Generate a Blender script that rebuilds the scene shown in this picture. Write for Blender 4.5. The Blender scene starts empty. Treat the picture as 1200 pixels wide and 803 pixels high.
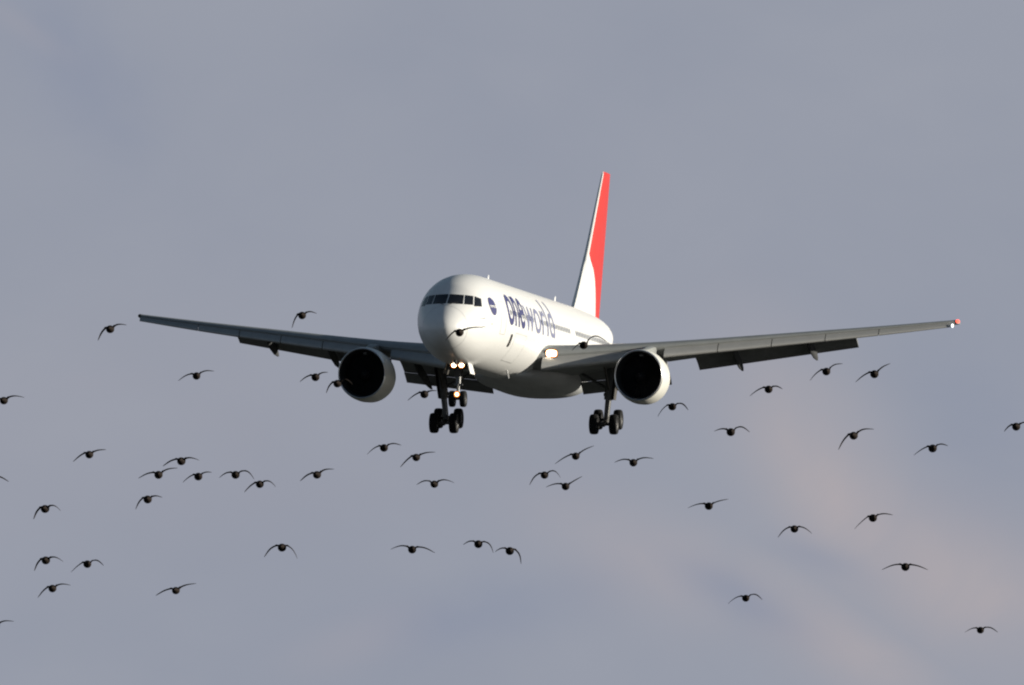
import bpy, bmesh, math, random
from mathutils import Vector, Matrix
R = math.radians
random.seed(7)
scn = bpy.context.scene
COL = scn.collection

# ------------------------------------------------------------------ camera
CAM_Z, ELEV, FPX = 1.7, 2.2, 18450.0            # metres, degrees, focal length in photo pixels (1200 wide)
cd = bpy.data.cameras.new('camera')
cam = bpy.data.objects.new('camera', cd); COL.objects.link(cam)
cam.location = (0, 0, CAM_Z)
cam.rotation_euler = (R(90 + ELEV), 0, 0)
cd.sensor_width = 36; cd.lens = 36 * FPX / 1200
cd.clip_start = 1; cd.clip_end = 60000
scn.camera = cam
CAMROT = Matrix.Rotation(R(ELEV), 3, 'X')
def at(u, v, d):
    """point at distance d (m, along the view axis) seen at photo pixel u, v"""
    return CAMROT @ Vector(((u - 600) / FPX * d, d, -(v - 401.5) / FPX * d)) + Vector((0, 0, CAM_Z))

# ------------------------------------------------------------------ sun, sky, exposure
SUN_EL, SUN_B = 11.0, 4.5                       # elevation; degrees behind the image plane, from image right
sdir = Vector((math.cos(R(SUN_EL)) * math.cos(R(SUN_B)), math.cos(R(SUN_EL)) * math.sin(R(SUN_B)), math.sin(R(SUN_EL))))
ld = bpy.data.lights.new('sun', 'SUN'); ld.energy = 5.0; ld.angle = R(0.5); ld.color = (1.0, 0.935, 0.80)
sun = bpy.data.objects.new('sun', ld); COL.objects.link(sun)
sun.rotation_euler = sdir.to_track_quat('Z', 'Y').to_euler(); sun.location = (0, 0, 200)

scn.view_settings.view_transform = 'Standard'; scn.view_settings.look = 'None'
EXPO = 0.45; scn.view_settings.exposure = EXPO; scn.view_settings.gamma = 1
scn.render.filter_size = 1.9
scn.cycles.pixel_filter_type = 'BLACKMAN_HARRIS'; scn.cycles.filter_width = 2.1

def srgb(r, g, b):
    f = lambda c: (c / 255 / 12.92) if c / 255 <= 0.04045 else ((c / 255 + 0.055) / 1.055) ** 2.4
    return (f(r), f(g), f(b), 1)
def sky_col(c):
    return tuple(x / 2 ** EXPO for x in srgb(*c)[:3]) + (1,)     # cloud radiance that shows as this colour at the exposure above

def build_world():
    w = bpy.data.worlds.new('World'); scn.world = w; w.use_nodes = True
    N, L = w.node_tree.nodes, w.node_tree.links
    N.clear()
    out = N.new('ShaderNodeOutputWorld'); bg = N.new('ShaderNodeBackground'); bg.inputs[1].default_value = 1
    sky = N.new('ShaderNodeTexSky'); sky.sky_type = 'NISHITA'; sky.sun_disc = False
    sky.sun_elevation = R(SUN_EL); sky.sun_rotation = R(90 - SUN_B)
    sky.air_density = 1.0; sky.dust_density = 0.6
    def mth(op, a, b=None, c=None, clamp=False):
        n = N.new('ShaderNodeMath'); n.operation = op; n.use_clamp = clamp
        for i, x in enumerate((a, b, c)):
            if x is None: continue
            if isinstance(x, (int, float)): n.inputs[i].default_value = x
            else: L.new(x, n.inputs[i])
        return n.outputs[0]
    def mix(f, a, b):
        n = N.new('ShaderNodeMix'); n.data_type = 'RGBA'
        for k, x in ((0, f), (6, a), (7, b)):
            if isinstance(x, (int, float, tuple)): n.inputs[k].default_value = x
            else: L.new(x, n.inputs[k])
        return n.outputs[2]
    co = N.new('ShaderNodeTexCoord').outputs['Generated']
    sep = N.new('ShaderNodeSeparateXYZ'); L.new(co, sep.inputs[0])
    nz = sep.outputs[2]
    def noise(scale, det, rough, sx=1, sy=1, sz=1, off=(0, 0, 0), dist=0.0):
        mp = N.new('ShaderNodeMapping'); mp.inputs['Scale'].default_value = (sx, sy, sz); mp.inputs['Location'].default_value = off
        mp.inputs['Rotation'].default_value = (0, R(28), 0)
        L.new(co, mp.inputs[0])
        n = N.new('ShaderNodeTexNoise'); n.inputs['Scale'].default_value = scale; n.inputs['Detail'].default_value = det
        n.inputs['Roughness'].default_value = rough; n.inputs['Distortion'].default_value = dist
        L.new(mp.outputs[0], n.inputs['Vector'])
        return n.outputs[0]
    # cloud deck: stratus fills the sky near the horizon, breaks up higher
    skyc = N.new('ShaderNodeMix'); skyc.data_type = 'RGBA'; skyc.blend_type = 'MULTIPLY'; skyc.inputs[0].default_value = 1
    L.new(sky.outputs[0], skyc.inputs[6]); skyc.inputs[7].default_value = (SKY_K, SKY_K, SKY_K, 1)
    n1 = noise(34, 4, 0.5, 1, 1, 1.5, (3.1, 0.4, 1.7), 0.4)
    n2 = noise(80, 7, 0.52, 1, 1, 1.4, (0.7, 5.4, 2.3), 0.5)
    f = mth('ADD', mth('MULTIPLY', n1, 0.7), mth('MULTIPLY', n2, 0.3))
    f = mth('MULTIPLY_ADD', mth('SUBTRACT', f, 0.5), 2.0, 0.5, True)
    # a brighter, pinkish bank in the lower right, and other soft banks, each a soft ellipse in direction space
    def bank(u, v, su, sv, ang):
        c = CAMROT @ Vector(((u - 600) / FPX, 1, -(v - 401.5) / FPX)); c.normalize()
        sub = N.new('ShaderNodeVectorMath'); sub.operation = 'SUBTRACT'; L.new(co, sub.inputs[0]); sub.inputs[1].default_value = c
        def dot(vec):
            d = N.new('ShaderNodeVectorMath'); d.operation = 'DOT_PRODUCT'; L.new(sub.outputs[0], d.inputs[0]); d.inputs[1].default_value = vec
            return d.outputs['Value']
        a = R(ang); rx = Vector((1, 0, 0)); rz = CAMROT @ Vector((0, 0, 1))
        e1 = rx * math.cos(a) + rz * math.sin(a); e2 = rz * math.cos(a) - rx * math.sin(a)
        d1 = mth('MULTIPLY', dot(e1), FPX / su); d2 = mth('MULTIPLY', dot(e2), FPX / sv)
        r2 = mth('ADD', mth('MULTIPLY', d1, d1), mth('MULTIPLY', d2, d2))
        r2 = mth('ADD', r2, mth('MULTIPLY', mth('SUBTRACT', n2, 0.5), 2.2))
        return mth('EXPONENT', mth('MULTIPLY', r2, -1.0))
    warm = None
    for b, k in (((975, 560, 160, 75, -52), .85), ((1110, 670, 200, 85, -25), .7), ((760, 655, 150, 60, -20), .5), ((980, 750, 180, 52, -33), .55), ((430, 745, 90, 30, 20), .3), ((40, 40, 60, 14, -35), .35), ((200, 520, 400, 160, -10), .12)):
        t = mth('MULTIPLY', bank(*b), k)
        warm = t if warm is None else mth('MAXIMUM', warm, t)
    cool = None
    for b, k in (((80, 70, 130, 60, -60), .65), ((560, 715, 150, 42, 12), .55), ((865, 700, 90, 26, -28), .5), ((1150, 500, 110, 110, -60), .35), ((960, 655, 60, 18, -20), .3)):
        t = mth('MULTIPLY', bank(*b), k)
        cool = t if cool is None else mth('MAXIMUM', cool, t)
    c = mix(f, sky_col(CLOUD_A), sky_col(CLOUD_B))
    c = mix(warm, c, sky_col(CLOUD_W))
    c = mix(cool, c, sky_col(CLOUD_C))
    big = noise(3.5, 4, 0.55, 1, 1, 2.2, (1.3, 2.2, 0.2), 0.5)
    thin = N.new('ShaderNodeMapRange'); L.new(nz, thin.inputs[0]); thin.inputs[1].default_value = 0.07; thin.inputs[2].default_value = 0.22
    thin.inputs[3].default_value = 0.0; thin.inputs[4].default_value = 0.80
    cov = mth('MULTIPLY_ADD', mth('SUBTRACT', big, thin.outputs[0]), 5.0, 0.75, True)
    low = N.new('ShaderNodeMapRange'); L.new(nz, low.inputs[0]); low.inputs[1].default_value = 0.065; low.inputs[2].default_value = 0.105
    low.inputs[3].default_value = 1.0; low.inputs[4].default_value = 0.0
    cov = mth('MAXIMUM', cov, low.outputs[0])
    col = mix(cov, skyc.outputs[2], c)
    L.new(col, bg.inputs[0]); L.new(bg.outputs[0], out.inputs[0])
SKY_K = 0.05
CLOUD_A, CLOUD_B = (145, 151, 166), (156, 160, 172)
CLOUD_W, CLOUD_C = (173, 167, 172), (137, 145, 165)
build_world()

# ------------------------------------------------------------------ helpers
def lerp(a, b, t): return a + (b - a) * t
def curve(pts):
    """smooth (monotone) interpolation through (x, y) points"""
    xs = [p[0] for p in pts]; ys = [p[1] for p in pts]; n = len(xs)
    d = [(ys[i + 1] - ys[i]) / (xs[i + 1] - xs[i]) for i in range(n - 1)]
    m = [d[0]] + [0 if d[i - 1] * d[i] <= 0 else 2 * d[i - 1] * d[i] / (d[i - 1] + d[i]) for i in range(1, n - 1)] + [d[-1]]
    def f(x):
        if x <= xs[0]: return ys[0]
        if x >= xs[-1]: return ys[-1]
        i = max(k for k in range(n - 1) if xs[k] <= x)
        h = xs[i + 1] - xs[i]; t = (x - xs[i]) / h
        return ((1 + 2 * t) * (1 - t) ** 2 * ys[i] + t * (1 - t) ** 2 * h * m[i] + t * t * (3 - 2 * t) * ys[i + 1] + t * t * (t - 1) * h * m[i + 1])
    return f

REF = 25.0                                   # fuselage station of the airliner's origin
def P(X, x, z): return Vector((X, x - REF, z))   # X to port, x metres aft of the nose tip, z up from the fuselage centreline

class MB:
    """collects shapes, builds ONE mesh object"""
    def __init__(s): s.bm = bmesh.new(); s.mi = 0
    def face(s, vs):
        try:
            f = s.bm.faces.new(vs); f.material_index = s.mi; f.smooth = True; return f
        except ValueError: return None
    def loft(s, rings, closed=True, cap0=True, cap1=True):
        R_ = [[s.bm.verts.new(p) for p in r] for r in rings]
        n = len(R_[0])
        for a, b in zip(R_, R_[1:]):
            for i in range(n if closed else n - 1):
                j = (i + 1) % n
                s.face((a[i], a[j], b[j], b[i]))
        if closed and cap0: s.face(R_[0][::-1])
        if closed and cap1: s.face(R_[-1])
        return R_
    def lathe(s, prof, c, axis, n=24, cap0=True, cap1=True, up=None, ky=1.0):
        """prof: (distance along axis, radius)"""
        axis = Vector(axis).normalized()
        a = Vector(up) if up else (Vector((0, 0, 1)) if abs(axis.z) < .9 else Vector((1, 0, 0)))
        a = (a - axis * a.dot(axis)).normalized(); b = axis.cross(a)
        rings = [[Vector(c) + axis * t + (a * math.cos(2 * math.pi * k / n) * ky + b * math.sin(2 * math.pi * k / n)) * r for k in range(n)] for t, r in prof]
        s.loft(rings, True, cap0, cap1)
    def tube(s, p, q, r0, r1=None, n=12):
        p, q = Vector(p), Vector(q); r1 = r0 if r1 is None else r1
        s.lathe([(0, r0), ((q - p).length, r1)], p, q - p, n)
    def hexa(s, c8):
        """8 corners: bottom loop of 4, top loop of 4"""
        v = [s.bm.verts.new(p) for p in c8]
        for idx in ((3, 2, 1, 0), (4, 5, 6, 7), (0, 1, 5, 4), (1, 2, 6, 5), (2, 3, 7, 6), (3, 0, 4, 7)):
            f = s.face([v[i] for i in idx])
            if f: f.smooth = False
    def box(s, c, sx, sy, sz, rot=None):
        c = Vector(c); m = rot or Matrix.Identity(3)
        k = [(-1, -1), (1, -1), (1, 1), (-1, 1)]
        s.hexa([c + m @ Vector((a * sx / 2, b * sy / 2, z * sz / 2)) for z in (-1, 1) for a, b in k])
    def build(s, name, mat, parent=None, sharp=40, loc=None):
        bmesh.ops.recalc_face_normals(s.bm, faces=s.bm.faces)
        me = bpy.data.meshes.new(name); s.bm.to_mesh(me); s.bm.free()
        for m in (mat if isinstance(mat, (list, tuple)) else [mat]): me.materials.append(m)
        if sharp is not None:
            me.set_sharp_from_angle(angle=R(sharp))
        return link(name, me, parent, loc)

def link(name, data, parent=None, loc=None):
    o = bpy.data.objects.new(name, data); COL.objects.link(o)
    if parent is not None: o.parent = parent
    if loc is not None: o.location = loc
    return o
def tag(o, label=None, cat=None, group=None, kind=None):
    for k, v in (('label', label), ('category', cat), ('group', group), ('kind', kind)):
        if v: o[k] = v
    return o

# ------------------------------------------------------------------ materials
def material(name, col, rough=.5, metal=0.0, coat=0.0, var=0.0, vscale=3.0, bump=0.0, streak=(1, 1, 1), emit=None, estr=0.0, spec=.5):
    m = bpy.data.materials.new(name); m.use_nodes = True
    N, L = m.node_tree.nodes, m.node_tree.links
    b = N['Principled BSDF']
    b.inputs['Base Color'].default_value = (*col, 1); b.inputs['Roughness'].default_value = rough
    b.inputs['Metallic'].default_value = metal; b.inputs['Coat Weight'].default_value = coat; b.inputs['Coat Roughness'].default_value = .12
    b.inputs['Specular IOR Level'].default_value = spec
    if var or bump:
        tc = N.new('ShaderNodeTexCoord'); mp = N.new('ShaderNodeMapping'); mp.inputs['Scale'].default_value = streak
        nz = N.new('ShaderNodeTexNoise'); nz.inputs['Scale'].default_value = vscale; nz.inputs['Detail'].default_value = 6; nz.inputs['Roughness'].default_value = .6
        L.new(tc.outputs['Object'], mp.inputs[0]); L.new(mp.outputs[0], nz.inputs['Vector'])
        if var:
            rp = N.new('ShaderNodeMapRange'); rp.inputs[1].default_value = .3; rp.inputs[2].default_value = .7
            rp.inputs[3].default_value = 1 - var; rp.inputs[4].default_value = 1 + var * .4
            L.new(nz.outputs[0], rp.inputs[0])
            mx = N.new('ShaderNodeMix'); mx.data_type = 'RGBA'; mx.blend_type = 'MULTIPLY'; mx.inputs[0].default_value = 1
            mx.inputs[6].default_value = (*col, 1); L.new(rp.outputs[0], mx.inputs[7])
            L.new(mx.outputs[2], b.inputs['Base Color'])
            rr = N.new('ShaderNodeMapRange'); rr.inputs[3].default_value = min(1, rough * 1.3); rr.inputs[4].default_value = rough * .8
            L.new(nz.outputs[0], rr.inputs[0]); L.new(rr.outputs[0], b.inputs['Roughness'])
        if bump:
            bp = N.new('ShaderNodeBump'); bp.inputs['Strength'].default_value = bump; bp.inputs['Distance'].default_value = .02
            L.new(nz.outputs[0], bp.inputs['Height']); L.new(bp.outputs[0], b.inputs['Normal'])
    if emit:
        b.inputs['Emission Color'].default_value = (*emit, 1); b.inputs['Emission Strength'].default_value = estr
    return m
M = {}
M['white'] = material('white_paint', (.70, .70, .695), .34, coat=.08, var=.06, vscale=1.2, streak=(1, .25, 1), spec=.25)
M['fairing'] = material('fairing_paint', (.50, .51, .52), .4, var=.12, vscale=1.5, streak=(1, .25, 1), spec=.35)
M['wing'] = material('wing_grey_paint', (.23, .24, .24), .42, var=.12, vscale=1.5, streak=(1, .3, 1))
M['slat'] = material('slat_grey_metal', (.30, .30, .295), .42, metal=.25, var=.1, vscale=2)
M['flap'] = material('flap_grey_paint', (.19, .195, .20), .5, var=.15, vscale=2)
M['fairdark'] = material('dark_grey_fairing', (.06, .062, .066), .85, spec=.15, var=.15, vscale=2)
M['nacelle'] = material('nacelle_paint', (.74, .73, .68), .35, coat=.2, var=.06, vscale=1.5)
M['lip'] = material('polished_lip', (.75, .75, .76), .28, metal=.9)
M['dark'] = material('duct_lining', (.018, .018, .02), .7)
M['blade'] = material('fan_titanium', (.03, .03, .033), .5, metal=.5)
M['steel'] = material('gear_steel', (.13, .13, .13), .4, metal=.5, var=.2, vscale=6)
M['gearbay'] = material('gear_paint_dark', (.06, .055, .05), .6, var=.2, vscale=5)
M['tyre'] = material('tyre_rubber', (.009, .009, .010), .85, spec=.25, var=.2, vscale=8)
M['hub'] = material('wheel_hub', (.04, .04, .042), .5, metal=.5)
M['glass'] = material('cockpit_glass', (.010, .011, .014), .12, spec=.5)
M['window'] = material('cabin_glass', (.04, .05, .075), .25)
M['red'] = material('red_paint', (.50, .022, .014), .4, coat=.0, spec=.3, var=.04, vscale=2)
M['blue'] = material('indigo_print', (.035, .036, .13), .4)
M['lilac'] = material('grey_lilac_print', (.18, .19, .30), .4)
M['line'] = material('seam_sealant', (.42, .42, .42), .5)
M['lamp'] = material('lamp_glow', (1, .95, .85), .3, emit=(1, .86, .62), estr=14)
M['amber'] = material('amber_glow_bezel', (.8, .35, .1), .4, emit=(1, .30, .06), estr=1.1)  # bezel ring glows by itself, standing in for the lamps' orange halo
M['lampdim'] = material('taxi_lamp_glow', (1, .8, .6), .3, emit=(1, .62, .36), estr=7)
M['housing'] = material('lamp_housing', (.16, .11, .07), .35, metal=.6)
M['nav'] = material('red_navigation_light', (.8, .06, .04), .3, emit=(1, .10, .06), estr=2.2)
M['navw'] = material('white_tip_light', (.9, .9, .9), .3, emit=(.9, .95, 1), estr=2)
M['feather'] = material('dark_feather', (.012, .007, .005), .8, spec=.15, var=.3, vscale=22, streak=(1, .3, 1))
M['ground'] = material('rough_grass', (.024, .028, .024), .95, var=.4, vscale=.05)

# ------------------------------------------------------------------ ground (below the frame, far under the airliner)
g = MB(); s_ = 25000
vs = [g.bm.verts.new((x, y, 0)) for x, y in ((-s_, -s_), (s_, -s_), (s_, s_), (-s_, s_))]
g.face(vs)
tag(g.build('ground', M['ground'], sharp=None), kind='structure')

# ------------------------------------------------------------------ airliner
YAW, PITCH, ROLL = R(10.3), R(3.2), R(-0.40)
DIST, TU, TV = 900.0, 610.9, 396.0
air = bpy.data.objects.new('airliner', None); COL.objects.link(air)
air.empty_display_size = 5
rot = CAMROT @ (Matrix.Rotation(-YAW, 3, 'Z') @ Matrix.Rotation(-PITCH, 3, 'X') @ Matrix.Rotation(-ROLL, 3, 'Y'))
air.matrix_world = Matrix.Translation(at(TU, TV, DIST)) @ rot.to_4x4()
tag(air, 'white twin-engine airliner with red tail fin, wheels down and landing lights on', 'airliner')

# --- fuselage surface
TOP = curve([(0, -.85), (.06, -.60), (.25, -.30), (.6, .02), (1.0, .30), (1.5, .60), (2.0, .93), (2.6, 1.38), (3.3, 1.85), (4.3, 2.18), (5.5, 2.42), (7, 2.56), (8.5, 2.61), (36, 2.61), (41, 2.57), (46, 2.45), (50, 2.15), (53.0, 1.80), (53.67, 1.62)])
BOT = curve([(0, -.85), (.06, -1.08), (.25, -1.36), (.6, -1.66), (1.2, -1.97), (2.2, -2.28), (3.5, -2.50), (5, -2.62), (7, -2.68), (9, -2.695), (33, -2.695), (36, -2.45), (40, -1.75), (44, -.85), (48, .1), (51, .78), (53.0, 1.2), (53.67, 1.36)])
WID = curve([(0, 0), (.06, .26), (.25, .55), (.6, .88), (1.2, 1.23), (2.0, 1.55), (3.0, 1.86), (4.2, 2.13), (5.5, 2.33), (7, 2.46), (8.8, 2.515), (36, 2.515), (40, 2.33), (44, 1.90), (48, 1.28), (51, .74), (53.0, .36), (53.67, .14)])
def sect(x):
    t, b, w = TOP(x), BOT(x), WID(x)
    return (t + b) / 2, (t - b) / 2, w
def skin(x, z, side=1, off=0.0):
    zc, h, w = sect(x)
    k = max(-.9999, min(.9999, (z - zc) / h)); X = w * math.sqrt(1 - k * k)
    n = Vector((X / (w * w), 0, (z - zc) / (h * h))).normalized()
    return P(side * (X + n.x * off), x, z + n.z * off)
fb = MB()
xs = [.004, .02, .06, .12, .2, .3, .45, .6, .8, 1.0, 1.25, 1.5, 1.75, 2, 2.3, 2.6, 2.95, 3.3, 3.8, 4.3, 4.9, 5.5, 6.2, 7, 7.8, 8.5] + [10 + 2 * i for i in range(14)] + [37.5, 39, 40, 41.5, 43, 44, 45.5, 47, 48, 49, 50, 51, 52, 52.6, 53.1, 53.45, 53.67]
NR = 72
rings = []
for x in xs:
    zc, h, w = sect(x)
    rings.append([P(w * math.sin(2 * math.pi * k / NR), x, zc + h * math.cos(2 * math.pi * k / NR)) for k in range(NR)])
fb.loft(rings)
fus = fb.build('fuselage', M['white'], air, sharp=60)

# --- cockpit panes: found on the nose surface from their front-view corners (lateral, height)
def nose_point(X, z, off=.012):
    lo, hi = .02, 8.0
    for _ in range(40):
        m = (lo + hi) / 2; zc, h, w = sect(m)
        if (X / w) ** 2 + ((z - zc) / h) ** 2 > 1: lo = m
        else: hi = m
    x = (lo + hi) / 2
    def F(X, x, z):
        zc, h, w = sect(x); return (X / w) ** 2 + ((z - zc) / h) ** 2
    e = .01
    n = Vector((F(X + e, x, z) - F(X - e, x, z), F(X, x + e, z) - F(X, x - e, z), F(X, x, z + e) - F(X, x, z - e))).normalized()
    return P(X, x, z) + n * off
def pane(name, quad, mat, side, off=.012, n=5):
    """quad: (lat, z) bottom-inner, bottom-outer, top-outer, top-inner"""
    m = MB(); g = []
    for off_ in (off, -.03):
        rows = []
        for i in range(n + 1):
            row = []
            for j in range(n + 1):
                s, t = i / n, j / n
                bx = lerp(quad[0][0], quad[1][0], s); bz = lerp(quad[0][1], quad[1][1], s)
                tx = lerp(quad[3][0], quad[2][0], s); tz = lerp(quad[3][1], quad[2][1], s)
                row.append(m.bm.verts.new(nose_point(side * lerp(bx, tx, t), lerp(bz, tz, t), off_)))
            rows.append(row)
        g.append(rows)
        for i in range(n):
            for j in range(n): m.face((rows[i][j], rows[i + 1][j], rows[i + 1][j + 1], rows[i][j + 1]))
    a, b = g
    per = [(i, 0) for i in range(n)] + [(n, j) for j in range(n)] + [(i, n) for i in range(n, 0, -1)] + [(0, j) for j in range(n, 0, -1)]
    for (i, j), (k, l) in zip(per, per[1:] + per[:1]):
        m.face((a[i][j], a[k][l], b[k][l], b[i][j]))
    return m.build(name, mat, fus, 30)
PANES = [[(.035, .60), (.86, .58), (.80, 1.13), (.035, 1.16)], [(.92, .58), (1.34, .575), (1.25, 1.10), (.86, 1.125)], [(1.40, .50), (1.72, .52), (1.60, .98), (1.315, 1.09)]]
for side in (-1, 1):
    for q in PANES: pane('cockpit_window', q, M['glass'], side)

# --- decals and openings that follow the skin
def patch(name, x0, x1, z0, z1, mat, side=1, off=.01, nx=4, nz=6, rnd=0.0, parent=None, m=None, build=True):
    own = m is None; m = m or MB()
    g = []
    for i in range(nx + 1):
        row = []
        for j in range(nz + 1):
            a, b = i / nx * 2 - 1, j / nz * 2 - 1
            if rnd:                                         # square-to-rounded mapping
                a, b = a * math.sqrt(1 - rnd * b * b / 2), b * math.sqrt(1 - rnd * a * a / 2)
            row.append(m.bm.verts.new(skin(lerp(x0, x1, (a + 1) / 2), lerp(z0, z1, (b + 1) / 2), side, off)))
        g.append(row)
    for i in range(nx):
        for j in range(nz): m.face((g[i][j], g[i + 1][j], g[i + 1][j + 1], g[i][j + 1]))
    if own and build: return m.build(name, mat, parent or fus, None)
    return m

def outline(m, x0, x1, z0, z1, side, t=.035, off=.008):
    patch('', x0, x1, z0, z0 + t, None, side, off, 6, 1, m=m); patch('', x0, x1, z1 - t, z1, None, side, off, 6, 1, m=m)
    patch('', x0, x0 + t, z0 + t, z1 - t, None, side, off, 1, 10, m=m); patch('', x1 - t, x1, z0 + t, z1 - t, None, side, off, 1, 10, m=m)
for side in (-1, 1):
    for x in (5.75, 45.3):
        m = MB(); outline(m, x, x + 1.05, -.85 if x < 10 else .05, 1.0 if x < 10 else 1.65, side); m.build('cabin_door', M['line'], fus, None)
    m = MB(); outline(m, 9.8, 13.2, -2.1, -.55, side); m.build('cargo_door', M['line'], fus, None)
    w = MB(); x = 8.0
    while x < 46:
        if not (15.9 < x < 16.6 or 27.2 < x < 28.4):
            patch('', x, x + .28, .33, .66, None, side, .010, 2, 3, .9, m=w)
        x += .535
    tag(w.build('cabin_windows', M['window'], fus, None), kind='stuff')
patch('outlet_vent', 8.45, 9.0, -1.40, -.70, M['hub'], 1, .012)
patch('static_port_plate', 4.05, 4.3, -.42, -.34, M['line'], 1, .012, 2, 2)

m = MB()
m.loft([[P((w + .006) * math.sin(2 * math.pi * k / 48), x, zc + (h + .006) * math.cos(2 * math.pi * k / 48)) for k in range(48)] for x, (zc, h, w) in ((q, sect(q)) for q in (1.26, 1.285))], True, False, False)
m.build('radome_seam', M['line'], fus, None)
for side in (-1, 1):
    m = MB(); m.tube(nose_point(side * .12, .50, .03), nose_point(side * .55, .66, .04), .016, .010, 6); m.build('wiper', M['hub'], fus)

# --- lettering on the port side: real letter shapes wrapped on the skin
def lettering(name, body, x0, x1, z0, z1, mat, off=.016, bold=0.0, zref=None):
    cu = bpy.data.curves.new('tmp', 'FONT'); cu.body = body; cu.size = 1; cu.offset = bold; cu.resolution_u = 5
    to = bpy.data.objects.new('tmp', cu); COL.objects.link(to)
    dg = bpy.context.evaluated_depsgraph_get()
    me = bpy.data.meshes.new_from_object(to.evaluated_get(dg))
    bpy.data.objects.remove(to); bpy.data.curves.remove(cu)
    bm = bmesh.new(); bm.from_mesh(me); bpy.data.meshes.remove(me)
    X = [v.co.x for v in bm.verts]; Y = [v.co.y for v in bm.verts]
    a, b = min(X), max(X); c, d = min(Y), max(Y)
    if zref: d = c + (d - c) * zref
    for k in range(1, 14):
        bmesh.ops.bisect_plane(bm, geom=bm.verts[:] + bm.edges[:] + bm.faces[:], plane_co=(0, lerp(min(Y), max(Y), k / 14), 0), plane_no=(0, 1, 0))
    for v in bm.verts:
        v.co = skin(lerp(x0, x1, (v.co.x - a) / (b - a)), lerp(z0, z1, (v.co.y - c) / (d - c)), 1, off)
    bmesh.ops.recalc_face_normals(bm, faces=bm.faces)
    m = bpy.data.meshes.new(name); bm.to_mesh(m); bm.free(); m.materials.append(mat)
    return link(name, m, fus)
lettering('lettering', 'one', 7.3, 12.35, -.22, 1.50, M['blue'], bold=.010)
lettering('lettering', 'world', 12.55, 21.9, -.22, 1.86, M['lilac'], bold=.0)
m = MB(); NV = 28                                           # round emblem behind the cockpit
cx, cz, cr = 4.55, .62, .50
def emb(r, k): return skin(cx + r * math.cos(2 * math.pi * k / NV), cz + r * math.sin(2 * math.pi * k / NV), 1, .012)
m.loft([[emb(cr * q, k) for k in range(NV)] for q in (1, .75, .5, .25, .02)], True, False, True)
m.build('round_emblem', M['blue'], fus, None)
lettering('emblem_lettering', 'oneworld', cx - .45, cx + .45, cz - .07, cz + .12, M['white'], off=.022, bold=.02)

# --- antennas and probes
def blade(name, x, h, c, mat):
    m = MB(); z = TOP(x)
    m.loft([[P(.03, x, z - .03), P(0, x - c * .5, z - .03), P(-.03, x, z - .03), P(0, x + c * .5, z - .03)], [P(.015, x + c * .35, z + h), P(0, x + c * .1, z + h), P(-.015, x + c * .35, z + h), P(0, x + c * .55, z + h)]])
    return m.build(name, mat, fus, 20)
blade('antenna', 14.2, .34, .5, M['white']); blade('antenna', 35.6, .4, .6, M['white'])
for z in (-.15, -.6):
    m = MB(); p = skin(2.9, z, 1, 0); q = skin(2.9, z, 1, .16); m.tube(p, q, .02, .012, 6); m.tube(q, q + Vector((0, -.3, 0)), .018, .008, 6)
    m.build('pitot_probe', M['line'], fus)
m = MB(); m.tube(P(.2, 3.3, -2.35), P(.22, 3.45, -2.72), .09, .06, 8); m.build('drain_mast', M['gearbay'], fus)
m = MB(); m.tube(P(1.1, 14.5, -2.4), P(1.15, 14.9, -2.85), .05, .035, 6); m.build('drain_mast', M['white'], fus)

# --- belly fairing
ft = curve([(16, -2.4), (19, -1.9), (22, -1.3), (29, -.8), (33, -1.1), (39, -1.6)])
fbm = curve([(16, -2.6), (18, -2.70), (21, -2.90), (25, -3.06), (31, -3.14), (35, -2.92), (39, -1.98)])
fw = curve([(16, .3), (18, 1.1), (20, 1.75), (22.5, 2.3), (25, 2.58), (30, 2.68), (34, 2.3), (39, 1.1)])
m = MB(); rings = []
for i in range(25):
    x = 16 + 23.0 * i / 24; t, b, w = ft(x), fbm(x), fw(x); zc, h = (t + b) / 2, (t - b) / 2; r = []
    for k in range(48):
        a = 2 * math.pi * k / 48; sx, sz = math.sin(a), math.cos(a); e = .84
        r.append(P(w * math.copysign(abs(sx) ** e, sx), x, zc + h * math.copysign(abs(sz) ** e, sz)))
    rings.append(r)
m.loft(rings); m.build('belly_fairing', M['fairing'], air, 60)

# --- wings
LEX = curve([(0, 16.9), (2.5, 18.7), (7.9, 22.3), (15, 27.0), (23.9, 32.75)])
CH = curve([(0, 12.0), (2.5, 10.3), (5, 8.75), (7.9, 7.0), (15, 4.65), (23.75, 2.2)])
WZ = curve([(0, -1.45), (2.5, -1.28), (8, -.64), (15, .30), (20, .98), (23.9, 1.54)])     # leading-edge height
TW = curve([(0, 4.2), (7.9, 2.9), (23.75, 1.0)])
TC = curve([(0, .15), (7.9, .115), (23.75, .10)])
def foil(c):                                # half thickness (unit chord, tc=1), blunt-nosed
    return 5 * (.2969 * math.sqrt(c) - .126 * c - .3516 * c ** 2 + .2843 * c ** 3 - .1036 * c ** 4)
def camber(c): return .018 * math.sin(math.pi * min(1, c * 1.1)) * (1 if c < .9 else .5)
def wp(y, c, up, side):                     # up=+1 upper, -1 lower, 0 camber line
    ch, tc, tw = CH(y), TC(y), R(TW(y)); dx, dz = c * ch, (camber(c) + up * foil(c) * tc) * ch
    return P(side * y, LEX(y) + dx * math.cos(tw) + dz * math.sin(tw), WZ(y) + dz * math.cos(tw) - dx * math.sin(tw))
CF = [.0, .012, .03, .07, .14, .25, .4, .55, .68]
def wing_ring(y, side, cend):
    cs = [c for c in CF if c < cend] + [cend]
    return [wp(y, c, 1, side) for c in cs] + [wp(y, c, -1, side) for c in reversed(cs[1:])]
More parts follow.
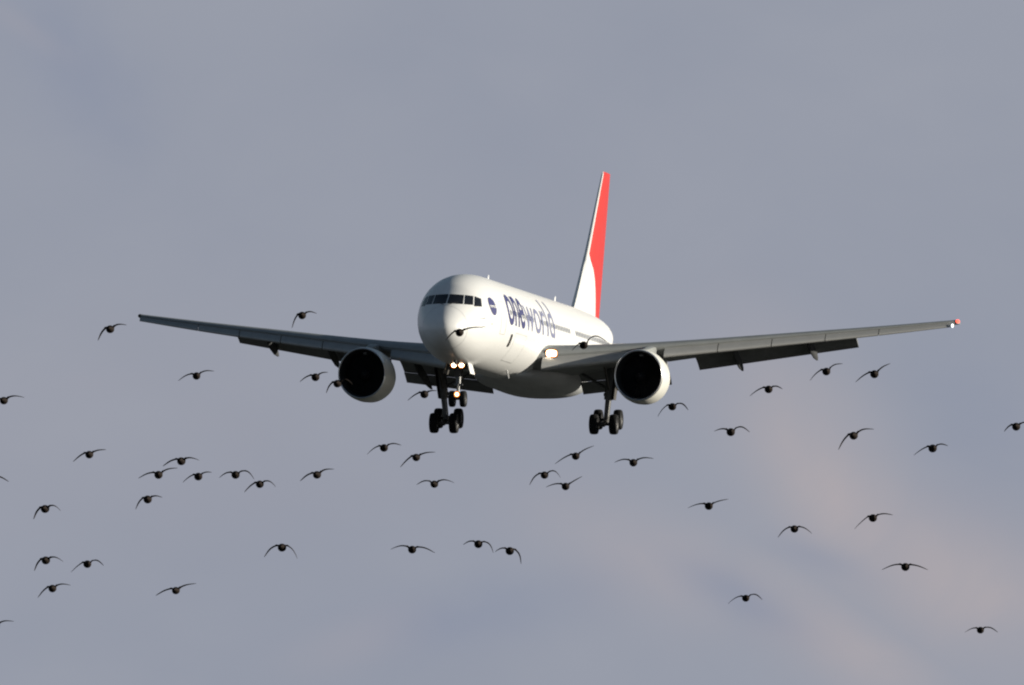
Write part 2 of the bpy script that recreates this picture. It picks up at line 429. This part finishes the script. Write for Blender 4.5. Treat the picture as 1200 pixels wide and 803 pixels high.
def slat_ring(y, side, k=1.0):
    ch, tc = CH(y), TC(y); tw = R(TW(y))
    cu = [.15, .12, .09, .06, .035, .015, .004, 0]; cl = [.004, .012, .025, .035]
    pts = [(c, camber(c) + foil(c) * tc) for c in cu] + [(c, camber(c) - foil(c) * tc * .9) for c in cl] + [(.06, camber(.06) + foil(.06) * tc * .35), (.10, camber(.1) + foil(.1) * tc * .75)]
    a = R(-27); px, pz = .15, camber(.15) + foil(.15) * tc; out = []
    sc = 1.0 + max(0, y - 6) * .024                # tip slats are a little wider for their chord
    for c, z in pts:
        rx, rz = (c - px) * sc, (z - pz) * sc
        qx = rx * math.cos(a) + rz * math.sin(a) * -1; qz = rx * math.sin(a) * -1 * -1 + rz * math.cos(a)
        qx = rx * math.cos(a) - rz * math.sin(a); qz = -rx * math.sin(a) * -1 + rz * math.cos(a)
        # nose-down rotation: points ahead of the pivot (rx<0) go down
        qx = rx * math.cos(a) + rz * math.sin(a); qz = -rx * math.sin(a) * 1.0 * -1 * -1 + rz * math.cos(a)
        cx_, cz_ = px + qx - .075, pz + qz - .022
        dx, dz = cx_ * ch, cz_ * ch
        out.append(P(side * y, LEX(y) + dx * math.cos(tw) + dz * math.sin(tw), WZ(y) + dz * math.cos(tw) - dx * math.sin(tw)))
    return out
def flap_ring(y, side, le, te, th):
    (x0, z0), (x1, z1) = le, te; dx, dz = x1 - x0, z1 - z0; Ln = math.hypot(dx, dz); nx, nz = -dz / Ln, dx / Ln
    if nz < 0: nx, nz = -nx, -nz
    cs = [0, .03, .1, .25, .45, .7, 1.0]
    f = lambda c, s: P(side * y, x0 + dx * c + nx * s * foil(c) * th, z0 + dz * c + nz * (s * foil(c) * th + .08 * math.sin(math.pi * c) * Ln))
    return [f(c, 1) for c in cs] + [f(c, -1) for c in reversed(cs[1:])]
def spans(a, b, n): return [lerp(a, b, i / n) for i in range(n + 1)]
for side in (-1, 1):
    m = MB()
    ys = spans(1.5, 7.9, 6) + spans(7.9, 23.3, 14)[1:] + [23.75, 23.9]
    m.loft([wing_ring(y, side, .82) for y in ys])
    wing = m.build('wing', M['wing'], air, 50)
    # trailing-edge pieces that stay up: ailerons
    for a, b in ((7.85, 9.4), (18.3, 23.1)):
        m = MB(); rr = []
        for y in spans(a, b, 4):
            cs = [.825, .86, .9, .95, 1.0]
            rr.append([wp(y, c, 1, side) + Vector((0, 0, -.05 * (c - .825) * CH(y))) for c in cs] + [wp(y, c, -1, side) + Vector((0, 0, -.05 * (c - .825) * CH(y))) for c in reversed(cs[:-1])])
        m.loft(rr); m.build('aileron', M['wing'], wing, 40)
    # fixed panel above the flaps (spoilers)
    for a, b in ((2.6, 7.75), (9.45, 18.2)):
        m = MB(); rr = []
        for y in spans(a, b, 5):
            rr.append([wp(y, .822, .97, side), wp(y, .84, .95, side), wp(y, .86, .9, side), wp(y, .86, .6, side), wp(y, .84, .55, side), wp(y, .822, .5, side)])
        m.loft(rr); m.build('spoiler_panel', M['wing'], wing, 40)
    for a, b in ((2.4, 6.9), (8.7, 11.45), (11.5, 14.25), (14.3, 17.05), (17.1, 19.85), (19.9, 23.85)):
        m = MB(); m.loft([slat_ring(y, side) for y in spans(a, b, 5)]); m.build('slat', M['slat'], wing, 45)
    # flaps: two slotted elements inboard, one outboard
    def flap(a, b, lea, leb, tea, teb, th, n=5):
        m = MB(); L2 = lambda p, q, t: (lerp(p[0], q[0], t), lerp(p[1], q[1], t))
        m.loft([flap_ring(lerp(a, b, i / n), side, L2(lea, leb, i / n), L2(tea, teb, i / n), lerp(th, th * .8, i / n)) for i in range(n + 1)])
        return m.build('flap', M['flap'], wing, 40)
    flap(2.62, 7.75, (27.7, -1.36), (28.0, -.84), (29.95, -2.25), (30.2, -1.74), .5)
    flap(2.62, 7.75, (29.88, -2.28), (30.13, -1.765), (30.85, -2.92), (31.0, -2.30), .16)
    flap(9.48, 18.15, (28.45, -.70), (32.6, .56), (30.25, -1.50), (33.75, .06), .26, 7)
    # flap-track fairings
    for y, z1, dx in ((6.3, -2.68, 31.3), (11.8, -1.46, 31.6), (15.8, -.70, 33.6)):
        m = MB(); p0 = wp(y, .52, -1, side); p1 = P(side * y, dx, z1); L_ = (p1 - p0).length
        m.lathe([(0, .03), (L_ * .12, .10), (L_ * .35, .15), (L_ * .7, .13), (L_ * .9, .07), (L_, .01)], p0 + Vector((0, 0, .02)), p1 - p0, 12, ky=2.3)
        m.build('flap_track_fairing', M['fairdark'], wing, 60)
    # wing-tip lights
    if side == 1:
        m = MB(); m.lathe([(-.10, .02), (-.06, .085), (.06, .10), (.3, .09), (.42, .02)], wp(23.93, .05, 0, 1) + Vector((.06, 0, .02)), (0, 1, 0), 14); m.build('navigation_light', M['nav'], wing)
        m = MB(); m.lathe([(-.05, .02), (0, .06), (.1, .06), (.16, .02)], wp(23.75, .1, -1, 1) + Vector((.02, -.45, -.22)), (0, 0, 1), 10); m.build('strobe_light', M['navw'], wing)
    else:
        m = MB(); m.lathe([(-.16, .02), (-.1, .10), (.06, .12), (.3, .1), (.42, .02)], wp(23.9, .05, 0, -1), (0, 1, 0), 14); m.build('navigation_light', M['hub'], wing)
    # landing light in the root
    sr = slat_ring(2.92, side); z0, z1 = min(v.z for v in sr), max(v.z for v in sr)
    p = min((v for v in sr[:8]), key=lambda v: abs(v.z - lerp(z0, z1, .72))) + Vector((-.06 * side, -.36, -.03))
    sq = lambda w, h, dy: [p + Vector((w * math.copysign(abs(math.cos(k)) ** .6, math.cos(k)), dy + w * math.cos(k) * side * .45, h * math.copysign(abs(math.sin(k)) ** .6, math.sin(k)))) for k in [2 * math.pi * q / 24 for q in range(24)]]
    m = MB(); m.loft([sq(.02, .01, -.07), sq(.16, .10, -.065), sq(.25, .16, -.04), sq(.26, .17, .0)], True, True, False); m.build('landing_light', M['lamp'], wing, 60)
    m = MB(); m.loft([sq(.25, .16, -.02), sq(.29, .21, -.015), sq(.31, .23, .01)], True, False, False); m.build('lamp_glow_ring', M['amber'], wing, 60)
    m = MB(); m.loft([sq(.30, .225, .012), sq(.34, .25, .0), sq(.36, .27, .10), sq(.30, .24, .5), sq(.2, .14, .9)], True, False, True); m.build('lamp_housing', M['housing'], wing, 60)

# --- engines
def engine(side):
    c = P(side * 7.98, 18.35, -2.44)
    ax = Vector((side * -.02, 1, -.02)).normalized()
    m = MB(); ky = 1.045
    m.lathe([(.10, 1.395), (.35, 1.435), (.9, 1.47), (1.7, 1.48), (2.6, 1.43), (3.4, 1.28), (3.9, 1.16), (3.88, 1.10), (3.2, 1.13)], c, ax, 48, False, False, ky=ky)
    e = m.build('engine', M['nacelle'], air, 40)
    m = MB(); m.lathe([(.115, 1.40), (.05, 1.385), (.0, 1.355), (.02, 1.325), (.07, 1.30)], c, ax, 48, False, False, ky=ky); m.build('inlet_lip', M['lip'], e, 80)
    m = MB(); m.lathe([(.068, 1.302), (.3, 1.24), (.8, 1.20), (1.6, 1.19)], c, ax, 48, False, True, ky=ky); m.build('inlet_duct', M['dark'], e, 60)
    m = MB(); m.lathe([(.75, .01), (.85, .14), (1.05, .28), (1.3, .36)], c, ax, 24, False, True); m.build('spinner', M['blade'], e, 60)
    m = MB(); up = Vector((0, 0, 1)); rt = ax.cross(up)
    for k in range(34):
        a = 2 * math.pi * k / 34; d = up * math.cos(a) + rt * math.sin(a); tn = ax.cross(d)
        o = c + ax * 1.3
        q = [o + d * .33 - tn * .03 - ax * .1, o + d * .33 + tn * .03 + ax * .1, o + d * 1.16 + tn * .10 + ax * .04, o + d * 1.16 - tn * .10 - ax * .04]
        m.face([m.bm.verts.new(p) for p in q])
    tag(m.build('fan_blades', M['blade'], e, None), kind='stuff')
    m = MB(); m.lathe([(3.0, .85), (4.0, .80), (5.0, .62), (5.6, .46), (5.58, .40)], c, ax, 32, False, False); m.build('core_cowl', M['steel'], e, 50)
    m = MB(); m.lathe([(5.2, .40), (5.8, .28), (6.3, .05)], c, ax, 24, True, True); m.build('exhaust_plug', M['hub'], e, 50)
    # pylon
    m = MB(); X = side * 7.98; rings = []
    for x, zt, zb, hw in ((19.2, -1.02, -1.3, .10), (20.2, -.80, -1.4, .24), (21.5, -.62, -1.4, .30), (22.6, -.55, -1.5, .30), (24.5, -1.1, -1.7, .28), (27.0, -1.15, -1.4, .08)):
        rings.append([P(X - hw, x, zb), P(X + hw, x, zb), P(X + hw * .9, x, zt - .08), P(X + hw * .4, x, zt), P(X - hw * .4, x, zt), P(X - hw * .9, x, zt - .08)])
    m.loft(rings); m.build('pylon', M['wing'], air, 40)
    return e
for s in (-1, 1): engine(s)

# --- tail fin: skin split along the edge of the red field
zs = [2.25, 2.9, 3.4, 4.0, 4.6, 5.2, 5.7, 6.1, 6.6, 7.4, 8.4, 9.4, 10.4, 11.05, 11.25]
FLE = curve([(2.25, 41.3), (3.2, 42.6), (11.25, 50.9)]); FTE = curve([(2.25, 50.3), (11.25, 53.4)])
FB = curve([(2.35, 47.5), (2.9, 47.4), (4.25, 47.0), (5.3, 46.3), (5.9, 45.7), (6.4, 45.2)])
def fin_ring(z, s):
    le, te = FLE(z), FTE(z); ch = te - le
    fbz = (FB(z) - le) / ch if z <= 6.4 else 0
    fbz = max(fbz, .028)
    cs = [fbz * q for q in (0, .12, .35, .65, 1)] + [lerp(fbz, 1, q) for q in (.2, .45, .7, 1)]
    tcap = .5 if z > 11.2 else 1
    return [P(s * foil(c) * ch * .105 * tcap, le + c * ch, z) for c in cs]
m = MB()
for s in (-1, 1):
    rr = [[m.bm.verts.new(p) for p in fin_ring(z, s)] for z in zs]
    for a, b in zip(rr, rr[1:]):
        for i in range(len(a) - 1):
            m.mi = 1 if i >= 4 else 0
            m.face((a[i], a[i + 1], b[i + 1], b[i]) if s == 1 else (b[i], b[i + 1], a[i + 1], a[i]))
    if s == -1: last = rr
    else: first = rr
m.mi = 1
for i in range(len(first[-1]) - 1): m.face((first[-1][i], first[-1][i + 1], last[-1][i + 1], last[-1][i]))
bmesh.ops.remove_doubles(m.bm, verts=m.bm.verts, dist=.0005)
fin = m.build('tail_fin', [M['white'], M['red']], air, 50)

# --- tailplane
for side in (-1, 1):
    m = MB(); rr = []
    for i in range(8):
        t = i / 7; y = lerp(.4, 9.3, t); le = lerp(44.6, 50.9, t); ch = lerp(5.4, 1.9, t); z = lerp(.55, 1.25, t)
        cs = [0, .02, .08, .2, .4, .7, 1]
        f = lambda c, s: P(side * y, le + c * ch, z - c * ch * .0 + s * foil(c) * .1 * ch)
        rr.append([f(c, 1) for c in cs] + [f(c, -1) for c in reversed(cs[1:])])
    m.loft(rr); m.build('tailplane', M['fairing'], air, 50)

# --- undercarriage
def wheel_mesh(name, r, w):
    m = MB(); m.mi = 0
    m.lathe([(-w * .42, r * .62), (-w * .5, r * .78), (-w * .46, r * .92), (-w * .3, r * .985), (0, r), (w * .3, r * .985), (w * .46, r * .92), (w * .5, r * .78), (w * .42, r * .62)], (0, 0, 0), (1, 0, 0), 28, False, False)
    m.mi = 1
    m.lathe([(-w * .40, r * .62), (-w * .30, r * .5), (-w * .34, r * .2), (-w * .40, r * .12), (w * .40, r * .12), (w * .34, r * .2), (w * .30, r * .5), (w * .40, r * .62)], (0, 0, 0), (1, 0, 0), 28, False, False)
    bmesh.ops.recalc_face_normals(m.bm, faces=m.bm.faces)
    me = bpy.data.meshes.new(name); m.bm.to_mesh(me); m.bm.free(); me.materials.append(M['tyre']); me.materials.append(M['hub'])
    me.set_sharp_from_angle(angle=R(50)); return me
WM, WN = wheel_mesh('main_wheel', .585, .46), wheel_mesh('nose_wheel', .46, .33)
for side in (-1, 1):
    X, xg = side * 4.65, 27.0
    piv = P(X, xg, -4.68); top = P(X + side * .35, 26.7, -1.35)
    m = MB(); m.tube(top, lerp(top, piv, .62), .30, .26, 16); m.tube(lerp(top, piv, .6), piv, .18, .16, 16)
    m.tube(lerp(top, piv, .53) + Vector((-.3, 0, 0)), lerp(top, piv, .53) + Vector((.3, 0, 0)), .09, .09, 10)
    st = m.build('main_gear', M['steel'], air, 50)
    tilt = R(14); bd = Vector((0, math.cos(tilt), math.sin(tilt)))
    m = MB(); m.tube(piv - bd * .85, piv + bd * .85, .13, .13, 12)
    for s in (-1, 1): m.tube(piv + bd * .71 * s + Vector((-.62, 0, 0)), piv + bd * .71 * s + Vector((.62, 0, 0)), .08, .08, 10)
    m.build('bogie_beam', M['gearbay'], st, 50)
    for s in (-1, 1):
        for t in (-1, 1): link('wheel', WM, st, piv + bd * .71 * s + Vector((t * .575, 0, 0)))
    m = MB()                                                    # side brace to the fuselage, drag brace forward
    m.tube(lerp(top, piv, .45), P(side * 2.9, 26.9, -1.75), .09, .08, 10)
    m.build('side_brace', M['steel'], st, 50)
    m = MB(); m.tube(lerp(top, piv, .5), P(X + side * .2, 24.9, -1.5), .08, .07, 10); m.build('drag_brace', M['gearbay'], st, 50)
    m = MB(); k = lerp(top, piv, .58); q = lerp(top, piv, .97); e = Vector((0, .42, 0))
    m.tube(k + Vector((0, .15, 0)), lerp(k, q, .5) + e, .045, .04, 8); m.tube(lerp(k, q, .5) + e, q + Vector((0, .1, 0)), .04, .045, 8); m.build('torque_link', M['steel'], st, 50)
    m = MB(); a = top + Vector((side * .34, -.35, -.1)); b = lerp(top, piv, .62) + Vector((side * .30, -.25, 0))   # leg door
    w = Vector((0, .95, 0)); th = Vector((.05, 0, 0))
    m.hexa([b, b + th, b + th + w * .8, b + w * .8, a, a + th, a + th + w, a + w]); m.build('gear_door', M['gearbay'], st, 30)
    m = MB(); m.tube(lerp(top, piv, .1) + Vector((.12, -.2, 0)), lerp(top, piv, .9) + Vector((.1, -.15, 0)), .03, .03, 6); m.build('hydraulic_line', M['line'], st, 50)

piv = P(0, 5.45, -4.52); top = P(0, 5.75, -2.4)
m = MB(); m.tube(top, lerp(top, piv, .6), .14, .13, 14); m.tube(lerp(top, piv, .55), piv, .085, .085, 14); m.tube(piv + Vector((-.3, 0, 0)), piv + Vector((.3, 0, 0)), .06, .06, 10)
m.box(lerp(top, piv, .62) + Vector((0, -.02, 0)), .5, .12, .1)
ng = m.build('nose_gear', M['steel'], air, 50)
for t in (-1, 1): link('wheel', WN, ng, piv + Vector((t * .315, 0, 0)))
m = MB()
for t in (-1, 1): m.tube(P(t * .30, 5.6, -2.55), lerp(top, piv, .55) + Vector((t * .08, .05, 0)), .05, .04, 8)
m.tube(P(0, 7.2, -2.6), lerp(top, piv, .5), .06, .06, 8)
m.build('drag_brace', M['gearbay'], ng, 50)
m = MB(); k = lerp(top, piv, .6); m.tube(k + Vector((0, -.1, 0)), k + Vector((0, -.35, -.3)), .04, .035, 8); m.tube(k + Vector((0, -.35, -.3)), piv + Vector((0, -.08, .05)), .035, .04, 8); m.build('torque_link', M['steel'], ng, 50)
for t in (-1, 1):
    m = MB(); a = P(t * .60, 4.95, -2.50); dn = Vector((t * .16, 0, -.62)); ln = Vector((0, 1.35, 0)); th = Vector((.035, 0, 0))
    m.hexa([a + dn, a + dn + th, a + dn + ln + th, a + dn + ln, a, a + th, a + ln + th, a + ln]); m.build('gear_door', M['white'] if t == 1 else M['gearbay'], ng, 30)  # starboard door: dark colour stands in for shade on its inner face
    m = MB(); c = P(t * .215, 5.25, -2.62); m.lathe([(0, .02), (.015, .11), (.03, .125)], c + Vector((0, -.03, 0)), (0, 1, .02), 16); m.build('landing_light', M['lamp'], ng)
    m = MB(); m.lathe([(.02, .09), (-.01, .165), (.0, .18)], c, (0, 1, .02), 16, False, False); m.build('lamp_glow_ring', M['amber'], ng)
    m = MB(); m.lathe([(.01, .182), (-.012, .20), (.12, .20), (.26, .08)], c, (0, 1, .02), 16, False, True); m.build('lamp_housing', M['housing'], ng)
m = MB(); m.box(P(0, 5.55, -2.72), 1.0, .3, .32); m.box(P(0, 5.55, -3.0), .34, .25, .5); m.build('lamp_bracket_shade_block', M['gearbay'], ng)  # bracket made oversized and dark, also standing in for shaded door fronts
m = MB(); c = P(0, 5.15, -4.28); m.lathe([(0, .02), (.015, .08), (.03, .10)], c + Vector((0, -.02, 0)), (0, 1, .02), 16); m.build('taxi_light', M['lampdim'], ng)
m = MB(); m.lathe([(.02, .07), (-.01, .145), (.0, .16)], c, (0, 1, .02), 16, False, False); m.build('lamp_glow_ring', M['amber'], ng)
m = MB(); m.lathe([(.01, .162), (-.012, .18), (.12, .18), (.26, .08)], c, (0, 1, .02), 16, False, True); m.build('lamp_housing', M['housing'], ng)

# ------------------------------------------------------------------ birds
# photo positions: body, left wing tip, right wing tip, bow of left and right wing, description
BIRDS = [
 (129, 385.7, 114, 399, 148, 381, .10, .22, 'dark bird closest to the airliner\'s left wing tip, left wing steeply drooped'),
 (4.4, 469.4, -14, 476, 28, 466, .12, .2, 'dark bird cut by the left frame edge below the left wing tip'),
 (104.6, 532.7, 85.5, 541, 124, 527, .08, .12, 'dark bird alone under the left wing tip, above the left-edge pair'),
 (185.7, 556.4, 162, 560.7, 208, 548.6, .14, .16, 'dark bird second from left in the row of small birds, wings spread wide'),
 (173, 585.2, 158.7, 597, 190, 583, .14, .2, 'dark bird hanging just below the left end of the row of five'),
 (52.7, 596.3, 38.4, 608.5, 70.6, 599, .12, .3, 'dark bird at far left with both wings drooped and a pale face spot'),
 (-9, 560, -26, 566, 10.5, 564.5, .12, .1, 'dark bird almost outside the left edge, only one wing tip showing'),
 (53.6, 656.6, 39.6, 669, 73.6, 658.4, .12, .28, 'dark bird upper left of the lower-left trio, wing tips drooping'),
 (102.4, 661, 83.6, 671, 122, 663, .1, .3, 'dark bird rightmost of the trio in the lower left corner'),
 (61.4, 689.6, 44, 700.6, 82.4, 686, .1, .2, 'dark bird lowest of the trio in the lower left corner, banked left'),
 (206, 692, 181.6, 698, 229.6, 684, .1, .12, 'dark bird gliding alone low on the left with long straight wings'),
 (-5, 733, -22, 742, 16, 728.4, .1, .18, 'dark bird at bottom left corner, only its right wing in frame'),
 (212.4, 540.4, 190, 546.4, 233, 539.6, .12, .2, 'dark bird topmost of the cluster left of centre'),
 (232.4, 558.4, 214.4, 565.6, 248.4, 553.6, .12, .2, 'dark bird in the middle of the cluster, pale spot on its cheek'),
 (276, 556.4, 257, 560, 298, 562, .22, .35, 'dark bird in the cluster with both wings arched down like a bow'),
 (304.4, 567.4, 286, 577, 323, 571, .1, .3, 'dark bird at the right end of the cluster, lowest of its row'),
 (371.4, 556.4, 351, 563.6, 391, 550, .12, .2, 'dark bird alone between the cluster and the nose wheels, banked left'),
 (330.4, 641.6, 309, 653, 348, 655, .2, .24, 'dark bird alone under the left engine far below, wings drooped evenly'),
 (354, 369.6, 342, 384.5, 371, 367.5, .1, .25, 'dark bird just above the airliner\'s left wing, steeply banked'),
 (369.7, 442, 351.4, 447.6, 384.5, 436.4, .14, .2, 'dark bird just left of the left engine with a pale cheek'),
 (395.3, 449.5, 382, 460.7, 413, 451, .16, .35, 'dark bird whose right wing crosses the left engine intake'),
 (230.3, 440.5, 209, 446.5, 251, 435, .16, .2, 'dark bird alone below the middle of the left wing'),
 (497.3, 462, 477.8, 469.5, 512, 458, .1, .14, 'dark bird under the inner left flap beside the main wheels'),
 (450, 524.8, 430.6, 532.8, 470.8, 521.8, .16, .22, 'dark bird lower left of the left main wheels, upper of two'),
 (487.7, 536, 468.7, 547.6, 510, 530, .06, .12, 'dark bird directly below the left main wheels, banked left'),
 (508.9, 567.3, 487.7, 568, 532, 566, .25, .25, 'dark bird with level gull-like wings well below the nose wheels'),
 (483, 644, 458, 644, 510, 648, .22, .16, 'dark bird with the widest level wings, low left of centre'),
 (560.5, 637.6, 542.8, 638.5, 578, 648, .25, .3, 'dark bird left of the close pair low in the centre'),
 (597.4, 645.6, 580.2, 647, 610.9, 661, .25, .25, 'dark bird right of the close pair, right wing hanging steeply'),
 (674.7, 534.5, 650.5, 543.8, 696.3, 522.5, .08, .10, 'dark bird below the right main wheels, banked with long straight wings'),
 (638, 556.7, 620.3, 568.5, 656.7, 560, .2, .4, 'dark bird leftmost of three below the right main wheels, wings arched'),
 (662.8, 570, 640, 571, 682.5, 558.3, .16, .03, 'dark bird lowest of three below the right main wheels, right wing raised'),
 (742.2, 542.2, 720, 542, 766, 537.5, .2, .18, 'dark bird with shallow gull wings lower right of the right main wheels'),
 (787.9, 476.6, 771.2, 488.6, 807.3, 480.5, .18, .3, 'dark bird just under the right engine, left wing drooped'),
 (900.7, 456.2, 879, 464.2, 917.4, 456, .12, .25, 'dark bird below the right wing\'s outer flap'),
 (856.4, 506.3, 837.2, 505.5, 879, 506.5, .2, .32, 'dark bird lower right of the right engine, wings arched level'),
 (830.7, 593, 806.6, 595.5, 854.6, 585, .14, .08, 'dark bird with long nearly straight wings, right of lower centre'),
 (930.9, 619.8, 911.4, 630, 951.3, 625.5, .18, .2, 'dark bird with both wings drooped in front of the pinkish cloud'),
 (968.4, 435.3, 949.5, 446.2, 988, 426.3, .14, .25, 'dark bird left of the two below the right wing tip'),
 (1024.7, 438.4, 1002.7, 447.9, 1043.4, 426, .1, .14, 'dark bird right of the two below the right wing tip'),
 (1000.3, 510.5, 982, 527, 1024, 503.2, .1, .22, 'dark bird steeply banked beside the pinkish cloud top'),
 (1093, 525.4, 1071.3, 533.7, 1111.5, 522.5, .1, .25, 'dark bird at right, below and left of the edge bird'),
 (1190.8, 499.9, 1176.6, 505.8, 1206, 494.5, .14, .14, 'dark bird cut by the right frame edge'),
 (1023, 607, 1002, 620, 1047, 603.5, .08, .16, 'dark bird in the lower right with left wing low and right wing level'),
 (1061, 664.3, 1033.5, 668, 1087.5, 668, .14, .1, 'dark bird with the widest level wings in the lower right'),
 (874, 701, 853.5, 708, 894, 703, .2, .3, 'small dark bird low in the picture right of centre, wings arched'),
 (1149, 738.4, 1131, 741.5, 1170, 741, .2, .25, 'small dark bird lowest at the right bottom corner'),
 (538.5, 389.7, 522, 399, 565, 383.5, .08, .1, 'dark bird in front of the airliner\'s nose'),
 (684, 404.5, 671, 411, 712, 400.5, .1, .4, 'dark bird in front of the right wing root, right wing arched high'),
]
def make_bird(i, u, v, lu, lv, ru, rv, bl, br, label):
    d = 296 * (1 + random.uniform(-.05, .05)) * (1.10 if 'small dark' in label else 1)
    k = FPX / d                                              # photo pixels per metre at this bird
    m = MB(); bm = m.bm
    NA = 12
    # body: pointed bill, round head, short neck, full breast, tapering rump, fanned tail (y aft)
    prof = [(-.235, .004, .006, .012), (-.215, .010, .010, .012), (-.195, .014, .016, .014), (-.18, .030, .031, .016), (-.155, .041, .041, .018), (-.125, .040, .040, .014), (-.10, .046, .045, .006),
            (-.06, .066, .064, 0), (-.015, .076, .074, -.004), (.035, .077, .073, -.004), (.085, .068, .064, 0), (.13, .050, .046, .006), (.17, .034, .026, .012), (.205, .040, .012, .014), (.25, .050, .006, .012), (.27, .044, .003, .012)]
    rr = [[bm.verts.new((a * math.sin(2 * math.pi * (q + .5) / NA), y, z + b * math.cos(2 * math.pi * (q + .5) / NA))) for q in range(NA)] for y, a, b, z in prof]
    j0, j1 = 7, 10                                          # the shoulder spans these body rings
    for j in range(len(rr) - 1):
        for q in range(NA):
            if j0 <= j < j1 and q in (1, NA - 3 + 0): continue   # holes where the wings grow out
            m.face((rr[j][q], rr[j][(q + 1) % NA], rr[j + 1][(q + 1) % NA], rr[j + 1][q]))
    m.face(rr[0][::-1]); m.face(rr[-1])
    for side, tu, tv, bow in ((-1, lu, lv, bl), (1, ru, rv, br)):
        tip = Vector(((tu - u) / k, .02, -(tv - v) / k))
        qa, qb = (1, 2) if side == 1 else (NA - 2, NA - 3)       # upper / lower edge columns of the hole
        root = [rr[j][qa] for j in range(j0, j1 + 1)] + [rr[j][qb] for j in range(j1, j0 - 1, -1)]
        rc = sum((w.co for w in root), Vector()) / len(root)
        span = tip - rc; span.y = 0; Ls = span.length; upn = Vector((-span.z, 0, span.x)).normalized() * (1 if side == 1 else -1)
        prev = root
        for t in (.06, .16, .28, .42, .56, .70, .82, .92, 1.0):
            c = rc + span * t + upn * (bow * (.6 if bow < .29 else .75)) * Ls * math.sin(math.pi * t ** .8) * 1.05
            sweep = -.05 * math.sin(math.pi * min(1, t / .8)) + .07 * t * t
            chord = .145 * (1 - .12 * t) * math.sqrt(max(0, 1 - (t * .985) ** 3.2)) + .006
            th = lerp(.013, .0028, t)
            if t < .1: th = .024
            y0 = rc.y + sweep - chord * .42
            # section: 4 upper + 4 lower points, gently cambered, set at a small angle
            sec = []
            for f, s in ((0, .25), (.33, 1), (.66, .8), (1, .12)):
                sec.append(Vector((c.x, y0 + f * chord, c.z)) + upn * (s * th + .05 * chord * math.sin(math.pi * f) - .07 * chord * (f - .4)))
            for f, s in ((1, .12), (.66, .5), (.33, .7), (0, .25)):
                sec.append(Vector((c.x, y0 + f * chord, c.z)) + upn * (-s * th + .05 * chord * math.sin(math.pi * f) - .07 * chord * (f - .4)))
            cur = [bm.verts.new(p) for p in sec]
            for a in range(8): m.face((prev[a], prev[(a + 1) % 8], cur[(a + 1) % 8], cur[a]))
            prev = cur
        m.face(prev)
    o = m.build('bird', M['feather'], None, None, at(u, v, d))
    o.rotation_euler = (R(ELEV * .5), 0, R(random.uniform(-7, 7)))
    tag(o, label, 'bird', 'birds flying in front of the airliner')
for i, b in enumerate(BIRDS): make_bird(i, *b)
